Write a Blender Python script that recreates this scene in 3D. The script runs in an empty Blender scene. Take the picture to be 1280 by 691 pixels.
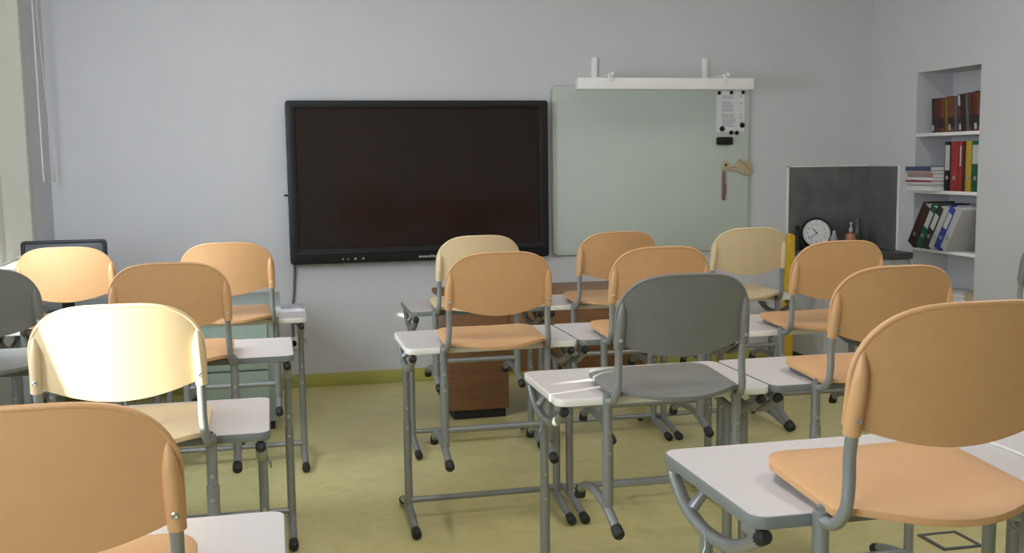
import bpy, bmesh, math, random
from mathutils import Vector, Matrix, Euler

random.seed(7)
scene = bpy.context.scene
COL = scene.collection

# ------------------------------------------------------------------ camera
FPX = 1313.05
YAW, PITCH, ROLL = 0.222843, 0.108831, -0.013287
cam_data = bpy.data.cameras.new('camera')
cam = bpy.data.objects.new('camera', cam_data)
COL.objects.link(cam)
cam_data.sensor_fit = 'HORIZONTAL'
cam_data.sensor_width = 36.0
cam_data.lens = 36.0 * FPX / 1280.0
cam_data.clip_start = 0.05
_fw = Vector((math.sin(YAW) * math.cos(PITCH), math.cos(YAW) * math.cos(PITCH), -math.sin(PITCH)))
_r = Vector((math.cos(YAW), -math.sin(YAW), 0))
_u = _r.cross(_fw)
_r2 = _r * math.cos(ROLL) + _u * math.sin(ROLL)
_u2 = _u * math.cos(ROLL) - _r * math.sin(ROLL)
_m = Matrix((_r2, _u2, -_fw)).transposed().to_4x4()
_m.translation = Vector((-0.19996, -6.89277, 1.45056))
cam.matrix_world = _m
scene.camera = cam

# ------------------------------------------------------------------ light
scene.view_settings.view_transform = 'Standard'
scene.view_settings.look = 'None'
scene.view_settings.gamma = 1.0
scene.view_settings.use_curve_mapping = False
scene.view_settings.exposure = 0.30

world = bpy.data.worlds.new('world')
scene.world = world
world.use_nodes = True
_bg = world.node_tree.nodes['Background']
_bg.inputs['Color'].default_value = (0.72, 0.86, 1.0, 1)
_bg.inputs['Strength'].default_value = 1.0

SUN_DIR = Vector((0.90, 0.30, -0.22)).normalized()
sd = bpy.data.lights.new('sun', 'SUN')
sd.energy = 30.0
sd.angle = 0.009
sd.color = (1.0, 0.93, 0.80)
so = bpy.data.objects.new('sun', sd)
COL.objects.link(so)
so.location = (-6, -9, 7)
so.rotation_euler = SUN_DIR.to_track_quat('-Z', 'Y').to_euler()


def area(name, loc, direction, sx, sy, power, color):
    d = bpy.data.lights.new(name, 'AREA')
    d.shape = 'RECTANGLE'
    d.size, d.size_y = sx, sy
    d.energy = power
    d.color = color
    o = bpy.data.objects.new(name, d)
    COL.objects.link(o)
    o.location = loc
    o.rotation_euler = Vector(direction).to_track_quat('-Z', 'Y').to_euler()
    return o


# added area lamps along the left wall, standing in for window daylight
area('window_daylight_rear', (-1.41, -6.55, 1.75), (1, 0.15, -0.12), 1.7, 1.5, 54, (0.84, 0.92, 1.0))
area('window_daylight_second', (-1.40, -2.72, 1.62), (1, 1.0, -0.10), 0.6, 1.2, 40, (0.82, 0.91, 1.0))
area('window_daylight_small', (-1.56, -4.61, 1.29), (1, 0.5, 0.0), 0.2, 0.36, 12, (0.84, 0.92, 1.0))
FILL_LAMPS = [(x, y) for x in (0.15, 2.55) for y in (-2.0, -4.55)]  # unseen fill lamps added under the ceiling for light from above
for _x, _y in FILL_LAMPS:
    area('ceiling_lamp_light', (_x, _y, 3.035), (0, 0, -1), 0.22, 1.25, (19 if _x > 1 else 20) if _y < -3 else 6, (1.0, 0.97, 0.93))


# ------------------------------------------------------------------ materials
def new_mat(name):
    m = bpy.data.materials.new(name)
    m.use_nodes = True
    nt = m.node_tree
    return m, nt, nt.nodes['Principled BSDF']


def mat(name, col, rough=0.5, metal=0.0, var=0.06, scale=30.0, bump=0.0, bscale=200.0, spec=0.5, coat=0.0):
    m, nt, b = new_mat(name)
    b.inputs['Roughness'].default_value = rough
    b.inputs['Metallic'].default_value = metal
    b.inputs['Specular IOR Level'].default_value = spec
    if coat:
        b.inputs['Coat Weight'].default_value = coat
    tc = nt.nodes.new('ShaderNodeTexCoord')
    no = nt.nodes.new('ShaderNodeTexNoise')
    no.inputs['Scale'].default_value = scale
    no.inputs['Detail'].default_value = 4
    nt.links.new(tc.outputs['Object'], no.inputs['Vector'])
    ramp = nt.nodes.new('ShaderNodeValToRGB')
    lo = tuple(max(0, c * (1 - var)) for c in col) + (1,)
    hi = tuple(min(1, c * (1 + var)) for c in col) + (1,)
    ramp.color_ramp.elements[0].position = 0.3
    ramp.color_ramp.elements[1].position = 0.7
    ramp.color_ramp.elements[0].color = lo
    ramp.color_ramp.elements[1].color = hi
    nt.links.new(no.outputs['Fac'], ramp.inputs['Fac'])
    nt.links.new(ramp.outputs['Color'], b.inputs['Base Color'])
    if bump:
        n2 = nt.nodes.new('ShaderNodeTexNoise')
        n2.inputs['Scale'].default_value = bscale
        n2.inputs['Detail'].default_value = 3
        nt.links.new(tc.outputs['Object'], n2.inputs['Vector'])
        bp = nt.nodes.new('ShaderNodeBump')
        bp.inputs['Strength'].default_value = bump
        bp.inputs['Distance'].default_value = 0.002
        nt.links.new(n2.outputs['Fac'], bp.inputs['Height'])
        nt.links.new(bp.outputs['Normal'], b.inputs['Normal'])
    return m


M = {}
M['wall'] = mat('painted_plaster', (0.60, 0.595, 0.615), 0.75, var=0.02, scale=3, bump=0.06, bscale=120)
M['ceiling'] = mat('ceiling_paint', (0.72, 0.72, 0.72), 0.85, var=0.02)
M['skirting'] = mat('green_skirting', (0.42, 0.41, 0.10), 0.5, var=0.05, scale=12)
M['orange'] = mat('orange_plastic', (0.56, 0.315, 0.145), 0.42, var=0.03, scale=18, bump=0.10, bscale=900)
M['cream'] = mat('cream_plastic', (0.66, 0.51, 0.31), 0.42, var=0.03, scale=18, bump=0.10, bscale=900)
M['grey_plastic'] = mat('grey_plastic', (0.165, 0.168, 0.158), 0.42, var=0.05, scale=18, bump=0.10, bscale=900)
M['steel'] = mat('grey_painted_steel', (0.265, 0.278, 0.278), 0.36, metal=0.45, var=0.05, scale=40)
M['chrome'] = mat('chrome', (0.55, 0.56, 0.57), 0.32, metal=1.0, var=0.02)
M['rubber'] = mat('black_rubber', (0.012, 0.012, 0.013), 0.6, var=0.2)
M['laminate'] = mat('pale_laminate', (0.56, 0.52, 0.52), 0.38, var=0.035, scale=160)
M['white_edge'] = mat('white_edging', (0.80, 0.79, 0.74), 0.4, var=0.02)
M['grey_edge'] = mat('grey_edging', (0.17, 0.19, 0.183), 0.45, var=0.05)
M['black'] = mat('black_plastic', (0.010, 0.010, 0.011), 0.45, var=0.1, spec=0.3)
M['black_gloss'] = mat('dark_screen_glass', (0.018, 0.010, 0.009), 0.12, var=0.1, scale=2)
M['white'] = mat('white_enamel', (0.84, 0.82, 0.81), 0.4, var=0.02)
M['paper'] = mat('paper', (0.74, 0.74, 0.76), 0.8, var=0.03)
M['ink'] = mat('print_ink', (0.34, 0.34, 0.37), 0.8, var=0.1)
M['label'] = mat('spine_label', (0.4960, 0.4960, 0.4960), 0.7, var=0.05)
M['board'] = mat('frosted_green_glass', (0.50, 0.55, 0.50), 0.5, var=0.02, scale=3)
M['board_edge'] = mat('green_glass_edge', (0.30, 0.38, 0.34), 0.25, var=0.03)
M['mint'] = mat('mint_laminate', (0.42, 0.53, 0.475), 0.45, var=0.03)
M['mint_dark'] = mat('grey_green_carcass', (0.34, 0.40, 0.37), 0.5, var=0.03)
M['dark'] = mat('dark_plinth', (0.02, 0.018, 0.016), 0.6, var=0.1)
M['yellow'] = mat('yellow_plastic', (0.62, 0.40, 0.02), 0.5, var=0.05)
M['concrete'] = mat('grey_stone_panel', (0.135, 0.132, 0.130), 0.5, var=0.22, scale=7, bump=0.05)
M['counter'] = mat('dark_grey_worktop', (0.075, 0.075, 0.075), 0.45, var=0.1, scale=25)
M['cabinet'] = mat('light_grey_cabinet', (0.50, 0.50, 0.50), 0.5, var=0.02)
M['red'] = mat('red_binder', (0.3200, 0.0280, 0.0200), 0.5, var=0.08)
M['green'] = mat('green_binder', (0.0096, 0.0880, 0.0360), 0.5, var=0.08)
M['binder_yellow'] = mat('yellow_binder', (0.4960, 0.3200, 0.0240), 0.5, var=0.08)
M['blue'] = mat('blue_binder', (0.0280, 0.0520, 0.2880), 0.5, var=0.08)
M['maroon'] = mat('maroon_binder', (0.045, 0.014, 0.014), 0.5, var=0.1)
M['binder_white'] = mat('white_binder', (0.4480, 0.4400, 0.4320), 0.5, var=0.05)
M['book_red'] = mat('red_brown_cloth', (0.1100, 0.0248, 0.0165), 0.6, var=0.2)
M['book_brown'] = mat('orange_brown_cloth', (0.1650, 0.0523, 0.0220), 0.6, var=0.2)
M['book_dark'] = mat('black_cloth', (0.022, 0.020, 0.022), 0.6, var=0.2)
M['book_ochre'] = mat('ochre_cloth', (0.1870, 0.1210, 0.0275), 0.6, var=0.15)
M['book_grey'] = mat('grey_cloth', (0.1100, 0.1045, 0.1045), 0.6, var=0.15)
M['folder_blue'] = mat('blue_folder', (0.0480, 0.0720, 0.1600), 0.5, var=0.08)
M['folder_pink'] = mat('pink_folder', (0.4160, 0.2880, 0.2880), 0.6, var=0.08)
M['folder_red'] = mat('red_folder', (0.30, 0.04, 0.045), 0.6, var=0.08)
M['amber'] = mat('amber_liquid_bottle', (0.40, 0.16, 0.08), 0.25, var=0.1)
M['green_bottle'] = mat('dark_green_bottle', (0.055, 0.075, 0.068), 0.3, var=0.1)
M['pale_bottle'] = mat('pale_grey_plastic', (0.35, 0.36, 0.40), 0.4, var=0.1)
M['tan_wood'] = mat('tan_wood', (0.50, 0.40, 0.25), 0.6, var=0.15, scale=60)
M['red_stick'] = mat('reddish_stick', (0.22, 0.11, 0.11), 0.6, var=0.15)
M['cable'] = mat('grey_cable', (0.13, 0.13, 0.14), 0.5, var=0.1)
M['cord'] = mat('pale_cord', (0.60, 0.60, 0.60), 0.6, var=0.05)
M['silver_grey'] = mat('grey_text', (0.42, 0.42, 0.43), 0.5, var=0.02)
M['clock_face'] = mat('clock_face_white', (0.74, 0.74, 0.74), 0.5, var=0.02)
M['screen_blue'] = mat('sleeping_monitor_glass', (0.06, 0.065, 0.085), 0.2, var=0.1, scale=4)
M['folder_clear'] = mat('grey_film_folder', (0.30, 0.30, 0.32), 0.35, var=0.2, scale=20)


def wood_mat():
    m, nt, b = new_mat('brown_wood_veneer')
    tc = nt.nodes.new('ShaderNodeTexCoord')
    mp = nt.nodes.new('ShaderNodeMapping')
    mp.inputs['Scale'].default_value = (1.2, 1.2, 9.0)
    no = nt.nodes.new('ShaderNodeTexNoise')
    no.inputs['Scale'].default_value = 6
    no.inputs['Detail'].default_value = 6
    no.inputs['Distortion'].default_value = 0.6
    rp = nt.nodes.new('ShaderNodeValToRGB')
    rp.color_ramp.elements[0].position = 0.3
    rp.color_ramp.elements[0].color = (0.20, 0.095, 0.042, 1)
    rp.color_ramp.elements[1].position = 0.72
    rp.color_ramp.elements[1].color = (0.27, 0.13, 0.058, 1)
    nt.links.new(tc.outputs['Object'], mp.inputs['Vector'])
    nt.links.new(mp.outputs['Vector'], no.inputs['Vector'])
    nt.links.new(no.outputs['Fac'], rp.inputs['Fac'])
    nt.links.new(rp.outputs['Color'], b.inputs['Base Color'])
    b.inputs['Roughness'].default_value = 0.45
    return m


M['wood'] = wood_mat()


def floor_mat():
    m, nt, b = new_mat('yellow_green_linoleum')
    tc = nt.nodes.new('ShaderNodeTexCoord')
    n1 = nt.nodes.new('ShaderNodeTexNoise')
    n1.inputs['Scale'].default_value = 9
    n1.inputs['Detail'].default_value = 8
    n1.inputs['Roughness'].default_value = 0.65
    n1.inputs['Distortion'].default_value = 1.2
    rp = nt.nodes.new('ShaderNodeValToRGB')
    e = rp.color_ramp.elements
    e[0].position, e[0].color = 0.32, (0.52, 0.47, 0.20, 1)
    e[1].position, e[1].color = 0.70, (0.64, 0.57, 0.275, 1)
    nt.links.new(tc.outputs['Object'], n1.inputs['Vector'])
    nt.links.new(n1.outputs['Fac'], rp.inputs['Fac'])
    nt.links.new(rp.outputs['Color'], b.inputs['Base Color'])
    n2 = nt.nodes.new('ShaderNodeTexNoise')
    n2.inputs['Scale'].default_value = 3
    mr = nt.nodes.new('ShaderNodeMapRange')
    mr.inputs['To Min'].default_value = 0.30
    mr.inputs['To Max'].default_value = 0.42
    nt.links.new(tc.outputs['Object'], n2.inputs['Vector'])
    nt.links.new(n2.outputs['Fac'], mr.inputs['Value'])
    nt.links.new(mr.outputs['Result'], b.inputs['Roughness'])
    return m


M['floor'] = floor_mat()


def blind_mat(trans):
    m = bpy.data.materials.new('roller_blind_fabric')
    m.use_nodes = True
    nt = m.node_tree
    nt.nodes.remove(nt.nodes['Principled BSDF'])
    out = nt.nodes['Material Output']
    tc = nt.nodes.new('ShaderNodeTexCoord')
    wv = nt.nodes.new('ShaderNodeTexNoise')
    wv.inputs['Scale'].default_value = 350
    rp = nt.nodes.new('ShaderNodeValToRGB')
    rp.color_ramp.elements[0].color = (0.55, 0.54, 0.50, 1)
    rp.color_ramp.elements[1].color = (0.63, 0.62, 0.575, 1)
    nt.links.new(tc.outputs['Object'], wv.inputs['Vector'])
    nt.links.new(wv.outputs['Fac'], rp.inputs['Fac'])
    d = nt.nodes.new('ShaderNodeBsdfDiffuse')
    t = nt.nodes.new('ShaderNodeBsdfTranslucent')
    mx = nt.nodes.new('ShaderNodeMixShader')
    mx.inputs['Fac'].default_value = trans
    nt.links.new(rp.outputs['Color'], d.inputs['Color'])
    t.inputs['Color'].default_value = (0.62, 0.63, 0.59, 1)
    nt.links.new(d.outputs[0], mx.inputs[1])
    nt.links.new(t.outputs[0], mx.inputs[2])
    nt.links.new(mx.outputs[0], out.inputs['Surface'])
    return m


M['blind'] = blind_mat(0.025)
M['thin_blind'] = blind_mat(0.08)


def glass_mat():
    m = bpy.data.materials.new('window_pane')
    m.use_nodes = True
    nt = m.node_tree
    nt.nodes.remove(nt.nodes['Principled BSDF'])
    out = nt.nodes['Material Output']
    t = nt.nodes.new('ShaderNodeBsdfTransparent')
    t.inputs['Color'].default_value = (0.93, 0.96, 0.95, 1)
    g = nt.nodes.new('ShaderNodeBsdfGlossy')
    g.inputs['Roughness'].default_value = 0.02
    lw = nt.nodes.new('ShaderNodeLayerWeight')
    lw.inputs['Blend'].default_value = 0.25
    fr = nt.nodes.new('ShaderNodeMath')
    fr.operation = 'MULTIPLY_ADD'
    fr.inputs[1].default_value = 0.35
    fr.inputs[2].default_value = 0.03
    nt.links.new(lw.outputs['Facing'], fr.inputs[0])
    mx = nt.nodes.new('ShaderNodeMixShader')
    nt.links.new(fr.outputs[0], mx.inputs['Fac'])
    nt.links.new(t.outputs[0], mx.inputs[1])
    nt.links.new(g.outputs[0], mx.inputs[2])
    nt.links.new(mx.outputs[0], out.inputs['Surface'])
    return m


M['glass'] = glass_mat()


# ------------------------------------------------------------------ mesh helpers
def catmull(pts, sub=6):
    pts = [Vector(p) for p in pts]
    if len(pts) < 3:
        return pts
    out = []
    n = len(pts)
    for i in range(n - 1):
        p0 = pts[max(i - 1, 0)]
        p1, p2 = pts[i], pts[i + 1]
        p3 = pts[min(i + 2, n - 1)]
        for k in range(sub):
            t = k / sub
            out.append(0.5 * ((2 * p1) + (p2 - p0) * t + (2 * p0 - 5 * p1 + 4 * p2 - p3) * t * t
                              + (3 * p1 - p0 - 3 * p2 + p3) * t ** 3))
    out.append(pts[-1])
    return out


class MB:
    def __init__(self):
        self.v, self.f = [], []

    def box(self, x0, x1, y0, y1, z0, z1):
        b = len(self.v)
        self.v += [(x0, y0, z0), (x1, y0, z0), (x1, y1, z0), (x0, y1, z0),
                   (x0, y0, z1), (x1, y0, z1), (x1, y1, z1), (x0, y1, z1)]
        self.f += [tuple(b + i for i in q) for q in
                   [(0, 3, 2, 1), (4, 5, 6, 7), (0, 1, 5, 4), (1, 2, 6, 5), (2, 3, 7, 6), (3, 0, 4, 7)]]
        return self

    def tube(self, pts, r, n=12, sub=0, cap=True):
        pts = catmull(pts, sub) if sub else [Vector(p) for p in pts]
        m = len(pts)
        rad = r if isinstance(r, (list, tuple)) else [r] * m
        if len(rad) != m:
            rad = [rad[0] + (rad[-1] - rad[0]) * i / (m - 1) for i in range(m)]
        tang = []
        for i in range(m):
            a = pts[max(i - 1, 0)]
            c = pts[min(i + 1, m - 1)]
            tang.append((c - a).normalized())
        ref = Vector((0, 0, 1)) if abs(tang[0].z) < 0.9 else Vector((1, 0, 0))
        nrm = (ref - tang[0] * ref.dot(tang[0])).normalized()
        b0 = len(self.v)
        for i in range(m):
            nrm = (nrm - tang[i] * nrm.dot(tang[i])).normalized()
            bi = tang[i].cross(nrm)
            for k in range(n):
                a = 2 * math.pi * k / n
                self.v.append(tuple(pts[i] + (nrm * math.cos(a) + bi * math.sin(a)) * rad[i]))
        for i in range(m - 1):
            for k in range(n):
                k2 = (k + 1) % n
                self.f.append((b0 + i * n + k, b0 + i * n + k2, b0 + (i + 1) * n + k2, b0 + (i + 1) * n + k))
        if cap:
            self.f.append(tuple(b0 + k for k in range(n))[::-1])
            self.f.append(tuple(b0 + (m - 1) * n + k for k in range(n)))
        return self

    def prism(self, poly, axis, lo, hi):
        """poly: 2D outline, extruded along axis ('x','y','z')"""
        b = len(self.v)
        n = len(poly)

        def P(p, h):
            if axis == 'z':
                return (p[0], p[1], h)
            if axis == 'y':
                return (p[0], h, p[1])
            return (h, p[0], p[1])
        self.v += [P(p, lo) for p in poly] + [P(p, hi) for p in poly]
        self.f.append(tuple(b + i for i in range(n))[::-1])
        self.f.append(tuple(b + n + i for i in range(n)))
        for i in range(n):
            j = (i + 1) % n
            self.f.append((b + i, b + j, b + n + j, b + n + i))
        return self

    def ring(self, outer, inner, lo, hi):
        b = len(self.v)
        n = len(outer)
        self.v += [(p[0], p[1], lo) for p in outer] + [(p[0], p[1], hi) for p in outer]
        self.v += [(p[0], p[1], lo) for p in inner] + [(p[0], p[1], hi) for p in inner]
        for i in range(n):
            j = (i + 1) % n
            self.f.append((b + i, b + j, b + n + j, b + n + i))
            self.f.append((b + 2 * n + j, b + 2 * n + i, b + 3 * n + i, b + 3 * n + j))
            self.f.append((b + n + i, b + n + j, b + 3 * n + j, b + 3 * n + i))
            self.f.append((b + j, b + i, b + 2 * n + i, b + 2 * n + j))
        return self

    def lathe(self, prof, n=24, cx=0, cy=0):
        """prof: list of (r, z)"""
        b = len(self.v)
        for r, z in prof:
            for k in range(n):
                a = 2 * math.pi * k / n
                self.v.append((cx + r * math.cos(a), cy + r * math.sin(a), z))
        for i in range(len(prof) - 1):
            for k in range(n):
                k2 = (k + 1) % n
                self.f.append((b + i * n + k, b + i * n + k2, b + (i + 1) * n + k2, b + (i + 1) * n + k))
        self.f.append(tuple(b + k for k in range(n))[::-1])
        self.f.append(tuple(b + (len(prof) - 1) * n + k for k in range(n)))
        return self

    def xform(self, mtx, start=0):
        for i in range(start, len(self.v)):
            self.v[i] = tuple(mtx @ Vector(self.v[i]))
        return self

    def mesh(self, name, bevel=0.0, seg=2, angle=35, sharp=40, merge=False):
        me = bpy.data.meshes.new(name)
        me.from_pydata(self.v, [], self.f)
        bm = bmesh.new()
        bm.from_mesh(me)
        if merge:
            bmesh.ops.remove_doubles(bm, verts=bm.verts, dist=1e-5)
        bmesh.ops.recalc_face_normals(bm, faces=bm.faces)
        if bevel:
            ed = [e for e in bm.edges if len(e.link_faces) == 2 and e.calc_face_angle(0) > math.radians(angle)]
            bmesh.ops.bevel(bm, geom=ed, offset=bevel, segments=seg, profile=0.5, affect='EDGES', clamp_overlap=True)
        for f in bm.faces:
            f.smooth = True
        bm.to_mesh(me)
        bm.free()
        me.set_sharp_from_angle(angle=math.radians(sharp))
        return me


def link(name, me, material, parent=None, loc=None, rot=None):
    if material and not me.materials:
        me.materials.append(material)
    o = bpy.data.objects.new(name, me)
    COL.objects.link(o)
    if parent is not None:
        o.parent = parent
    if loc is not None:
        o.location = loc
    if rot is not None:
        o.rotation_euler = rot
    return o


def obj(name, mb, material, parent=None, bevel=0.0, seg=2, loc=None, rot=None, sharp=40, merge=False):
    return link(name, mb.mesh(name, bevel, seg, sharp=sharp, merge=merge), material, parent, loc, rot)


CACHE = {}


def cached(name, key, builder, material, parent, bevel=0.0, loc=None, rot=None, seg=2, sharp=40, merge=False):
    k = (name, key, material.name)
    if k not in CACHE:
        CACHE[k] = builder().mesh(name, bevel, seg, sharp=sharp, merge=merge)
    return link(name, CACHE[k], material, parent, loc, rot)


def thing(name, label, cat, loc=(0, 0, 0), rz=0.0, group=None):
    o = bpy.data.objects.new(name, None)
    o.empty_display_size = 0.05
    COL.objects.link(o)
    o.location = loc
    o.rotation_euler = (0, 0, rz)
    tag(o, label, cat, group)
    return o


def tag(o, label, cat, group=None):
    o['label'] = label
    o['category'] = cat
    if group:
        o['group'] = group
    return o


def struct(name, mb, material, parent=None, bevel=0.0):
    o = obj(name, mb, material, parent, bevel)
    if parent is None:
        o['kind'] = 'structure'
    return o


def rrect(x0, x1, y0, y1, r, n=6):
    out = []
    for cx, cy, a0 in ((x1 - r, y1 - r, 0), (x0 + r, y1 - r, 90), (x0 + r, y0 + r, 180), (x1 - r, y0 + r, 270)):
        for k in range(n + 1):
            a = math.radians(a0 + 90 * k / n)
            out.append((cx + r * math.cos(a), cy + r * math.sin(a)))
    return out


# ------------------------------------------------------------------ room
XL, XR, YB, ZC = -1.51, 4.027, -9.5, 3.15
WT = 0.30
struct('floor', MB().box(XL - WT, XR + 0.5, YB - 0.2, 0.2, -0.12, 0.0), M['floor'])
ceil = struct('ceiling', MB().box(XL - WT, XR + 0.5, YB - 0.2, 0.2, ZC, ZC + 0.12), M['ceiling'])
for _x, _y in FILL_LAMPS:
    obj('lamp_housing', MB().box(_x - 0.13, _x + 0.13, _y - 0.65, _y + 0.65, 3.045, 3.10).box(_x - 0.02, _x + 0.02, _y - 0.5, _y + 0.5, 3.10, ZC), M['white'], ceil, bevel=0.004)  # housings made to go with the added overhead fill lamps
struct('wall_front', MB().box(XL - WT, XR + 0.5, 0.0, 0.2, 0.0, ZC), M['wall'])

# left wall with four window openings (one mesh)
WIN = [(-2.15, -0.70), (-4.15, -2.40), (-4.77, -4.505), (-7.50, -5.60)]  # small and rearmost openings unseen: shaped for a sunbeam, placed for fill light
WZ0, WZ1 = 0.92, 2.62
WZ = [(WZ0, WZ1), (WZ0, WZ1), (1.04, 1.495), (WZ0, WZ1)]
mb = MB()
ys = [YB] + [v for w in sorted(WIN) for v in w] + [0.0]
for i in range(0, len(ys), 2):
    mb.box(XL - WT, XL, ys[i], ys[i + 1], 0, ZC)
for (a, b), (z0, z1) in zip(WIN, WZ):
    mb.box(XL - WT, XL, a, b, 0, z0).box(XL - WT, XL, a, b, z1, ZC)
struct('wall_left', mb, M['wall'])

# right wall with the shelf niche
NY0, NY1, NZ0, NZ1, ND = -1.212, -0.562, 0.50, 2.003, 0.27
mb = MB()
mb.box(XR, XR + 0.45, YB, NY0, 0, ZC)
mb.box(XR, XR + 0.45, NY1, 0, 0, ZC)
mb.box(XR, XR + 0.45, NY0, NY1, 0, NZ0)
mb.box(XR, XR + 0.45, NY0, NY1, NZ1, ZC)
mb.box(XR + ND, XR + 0.45, NY0, NY1, NZ0, NZ1)
struct('wall_right', mb, M['wall'])

struct('wall_back', MB().box(XL - WT, XR + 0.45, YB - 0.2, YB, 0, ZC), M['wall'])

struct('baseboard_front', MB().box(XL, 3.36, -0.012, 0.0, 0, 0.088), M['skirting'], bevel=0.003)
struct('baseboard_left', MB().box(XL, XL + 0.012, YB, -0.012, 0, 0.088), M['skirting'], bevel=0.003)
struct('baseboard_right', MB().box(XR - 0.012, XR, YB, -0.60, 0, 0.088), M['skirting'], bevel=0.003)

# windows: frame + pane, set back in the left wall
for i, (a, b) in enumerate(WIN):
    WZ0, WZ1 = WZ[i]
    mb = MB()
    xo0, xo1 = XL - 0.24, XL - 0.17
    f = 0.06
    mb.box(xo0, xo1, a, b, WZ0, WZ0 + f).box(xo0, xo1, a, b, WZ1 - f, WZ1)
    mb.box(xo0, xo1, a, a + f, WZ0 + f, WZ1 - f).box(xo0, xo1, b - f, b, WZ0 + f, WZ1 - f)
    if b - a > 1.2:
        mb.box(xo0, xo1, (a + b) / 2 - 0.04, (a + b) / 2 + 0.04, WZ0 + f, WZ1 - f)
    w = struct('window_%d' % (i + 1), mb, M['white'])
    obj('pane', MB().box(XL - 0.21, XL - 0.204, a + 0.02, b - 0.02, WZ0 + 0.02, WZ1 - 0.02), M['glass'], w)
    s = obj('window_sill', MB().box(XL - 0.165, XL + (0.13 if i != 2 else 0.0), a, b, WZ0 + 0.002, WZ0 + 0.035), M['white'], w, bevel=0.006)
# niche shelves
for k, z in enumerate((1.602, 1.226, 0.842)):
    s = obj('niche_shelf', MB().box(XR + 0.002, XR + ND, NY0, NY1, z - 0.022, z), M['white'], bevel=0.002)
    tag(s, ['top white shelf board in the wall niche, under the red brown books',
            'middle white shelf board in the wall niche, under the upright binders',
            'lowest white shelf board in the wall niche, under the leaning binders'][k], 'shelf', 'niche shelf boards')

# roller blinds
def blind(a, b, zb, label, chain, fab='blind'):
    t = thing('roller_blind', label, 'blind', (XL - 0.015, (a + b) / 2, 0), 0, 'roller blinds on the left windows')
    h = (b - a) / 2
    mb = MB()
    n = 40
    vb = len(mb.v)
    for j in range(n + 1):
        y = -h + 2 * h * j / n
        for z in (zb, 2.72):
            dx = 0.006 * math.sin(y * 9.0 + 0.7) * (1 if z < 2 else 0.15)
            mb.v.append((0.030 + dx, y, z))
    for j in range(n):
        mb.f.append((vb + 2 * j, vb + 2 * j + 2, vb + 2 * j + 3, vb + 2 * j + 1))
    obj('fabric', mb, M[fab], t)
    obj('bottom_bar', MB().tube([(0.03, -h, zb - 0.008), (0.03, h, zb - 0.008)], 0.009, 8), M['blind'], t)
    obj('roller', MB().tube([(0.05, -h, 2.75), (0.05, h, 2.75)], 0.03, 16), M['white'], t)
    if chain:
        y0, y1 = -0.55, -0.24
        y0 -= (a + b) / 2
        y1 -= (a + b) / 2
        pts = [(0.075, y0, 2.74), (0.077, y0, 2.2), (0.08, y0 + 0.0, 1.45), (0.08, y0 + 0.05, 1.385), (0.08, (y0 + y1) / 2, 1.365),
               (0.08, y1 - 0.03, 1.385), (0.08, y1, 1.45), (0.078, y0 + 0.12, 2.2), (0.075, y0 + 0.09, 2.74)]
        obj('pull_chain', MB().tube(pts, 0.0045, 6, sub=8), M['cord'], t)


blind(-2.25, -0.60, 0.99, 'beige roller blind drawn over the front window, with a pull chain loop', True)
blind(-4.24, -2.33, 0.965, 'beige roller blind over the second window from the front', False, 'thin_blind')  # out of view, kept drawn so direct sun stays off the chairs
blind(-7.62, -5.46, 0.965, 'beige roller blind over the rearmost window of the left wall', False)  # out of view, added to stop sun bouncing off the rear floor

# ------------------------------------------------------------------ front wall fittings
# interactive display
TX0, TX1, TZ0, TZ1 = -0.102, 1.598, 0.816, 1.850
t = thing('wall_display', 'large black flat display panel mounted on the front wall', 'screen', ((TX0 + TX1) / 2, -0.045, TZ0))
hw = (TX1 - TX0) / 2
H = TZ1 - TZ0
mb = MB()
mb.ring([(p[0], p[1]) for p in rrect(-hw, hw, 0.0, H, 0.02)],
        [(p[0], p[1]) for p in rrect(-hw + 0.058, hw - 0.058, 0.095, H - 0.05, 0.004)], 0, 0.055)
mb.xform(Matrix(((1, 0, 0, 0), (0, 0, -1, 0), (0, 1, 0, 0), (0, 0, 0, 1))))
obj('bezel', mb, M['black'], t, bevel=0.006)
obj('screen', MB().box(-hw + 0.05, hw - 0.05, -0.040, -0.034, 0.09, H - 0.045), M['black_gloss'], t)
obj('rear_housing', MB().box(-hw + 0.04, hw - 0.04, -0.030, 0.04, 0.04, H - 0.03), M['black'], t, bevel=0.01)
obj('lower_ledge', MB().box(-hw + 0.03, hw - 0.03, -0.066, -0.054, 0.060, 0.070), M['black'], t, bevel=0.002)
mb = MB()
x = 0.0
for wd in (0.016, 0.011, 0.018, 0.013, 0.006, 0.006, 0.011, 0.011):
    mb.box(x, x + wd, -0.0565, -0.0550, 0.021, 0.033 if wd > 0.007 else 0.037)
    x += wd + 0.005
mb.xform(Matrix.Translation((-0.03, 0, 0)))
obj('maker_mark', mb, M['silver_grey'], t)
for k, (x, wd) in enumerate(((-0.52, 0.016), (-0.487, 0.014), (-0.44, 0.022), (-0.39, 0.02))):
    obj('button', MB().tube([(x, -0.0545, 0.027), (x, -0.0575, 0.027)], wd * 0.34, 12), M['silver_grey'], t)
obj('stylus_peg', MB().tube([(-hw, -0.02, 0.44), (-hw - 0.025, -0.02, 0.44)], 0.006, 8), M['black'], t)
o = obj('power_cable', MB().tube([(-0.075, -0.04, 0.83), (-0.078, -0.025, 0.75), (-0.085, -0.012, 0.62), (-0.10, -0.010, 0.50), (-0.098, -0.010, 0.34)], 0.008, 8, sub=6), M['cable'])
tag(o, 'thin grey cable hanging down the wall from the black display', 'cable')
t = thing('wall_socket', 'small white wall socket behind the left front desk', 'socket', (-0.098, -0.002, 0.30))
obj('face_plate', MB().box(-0.04, 0.04, -0.012, 0.001, -0.04, 0.04), M['white'], t, bevel=0.004)
obj('plug', MB().tube([(0, -0.012, 0.0), (0, -0.045, 0.0)], 0.018, 14), M['black'], t)

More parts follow.
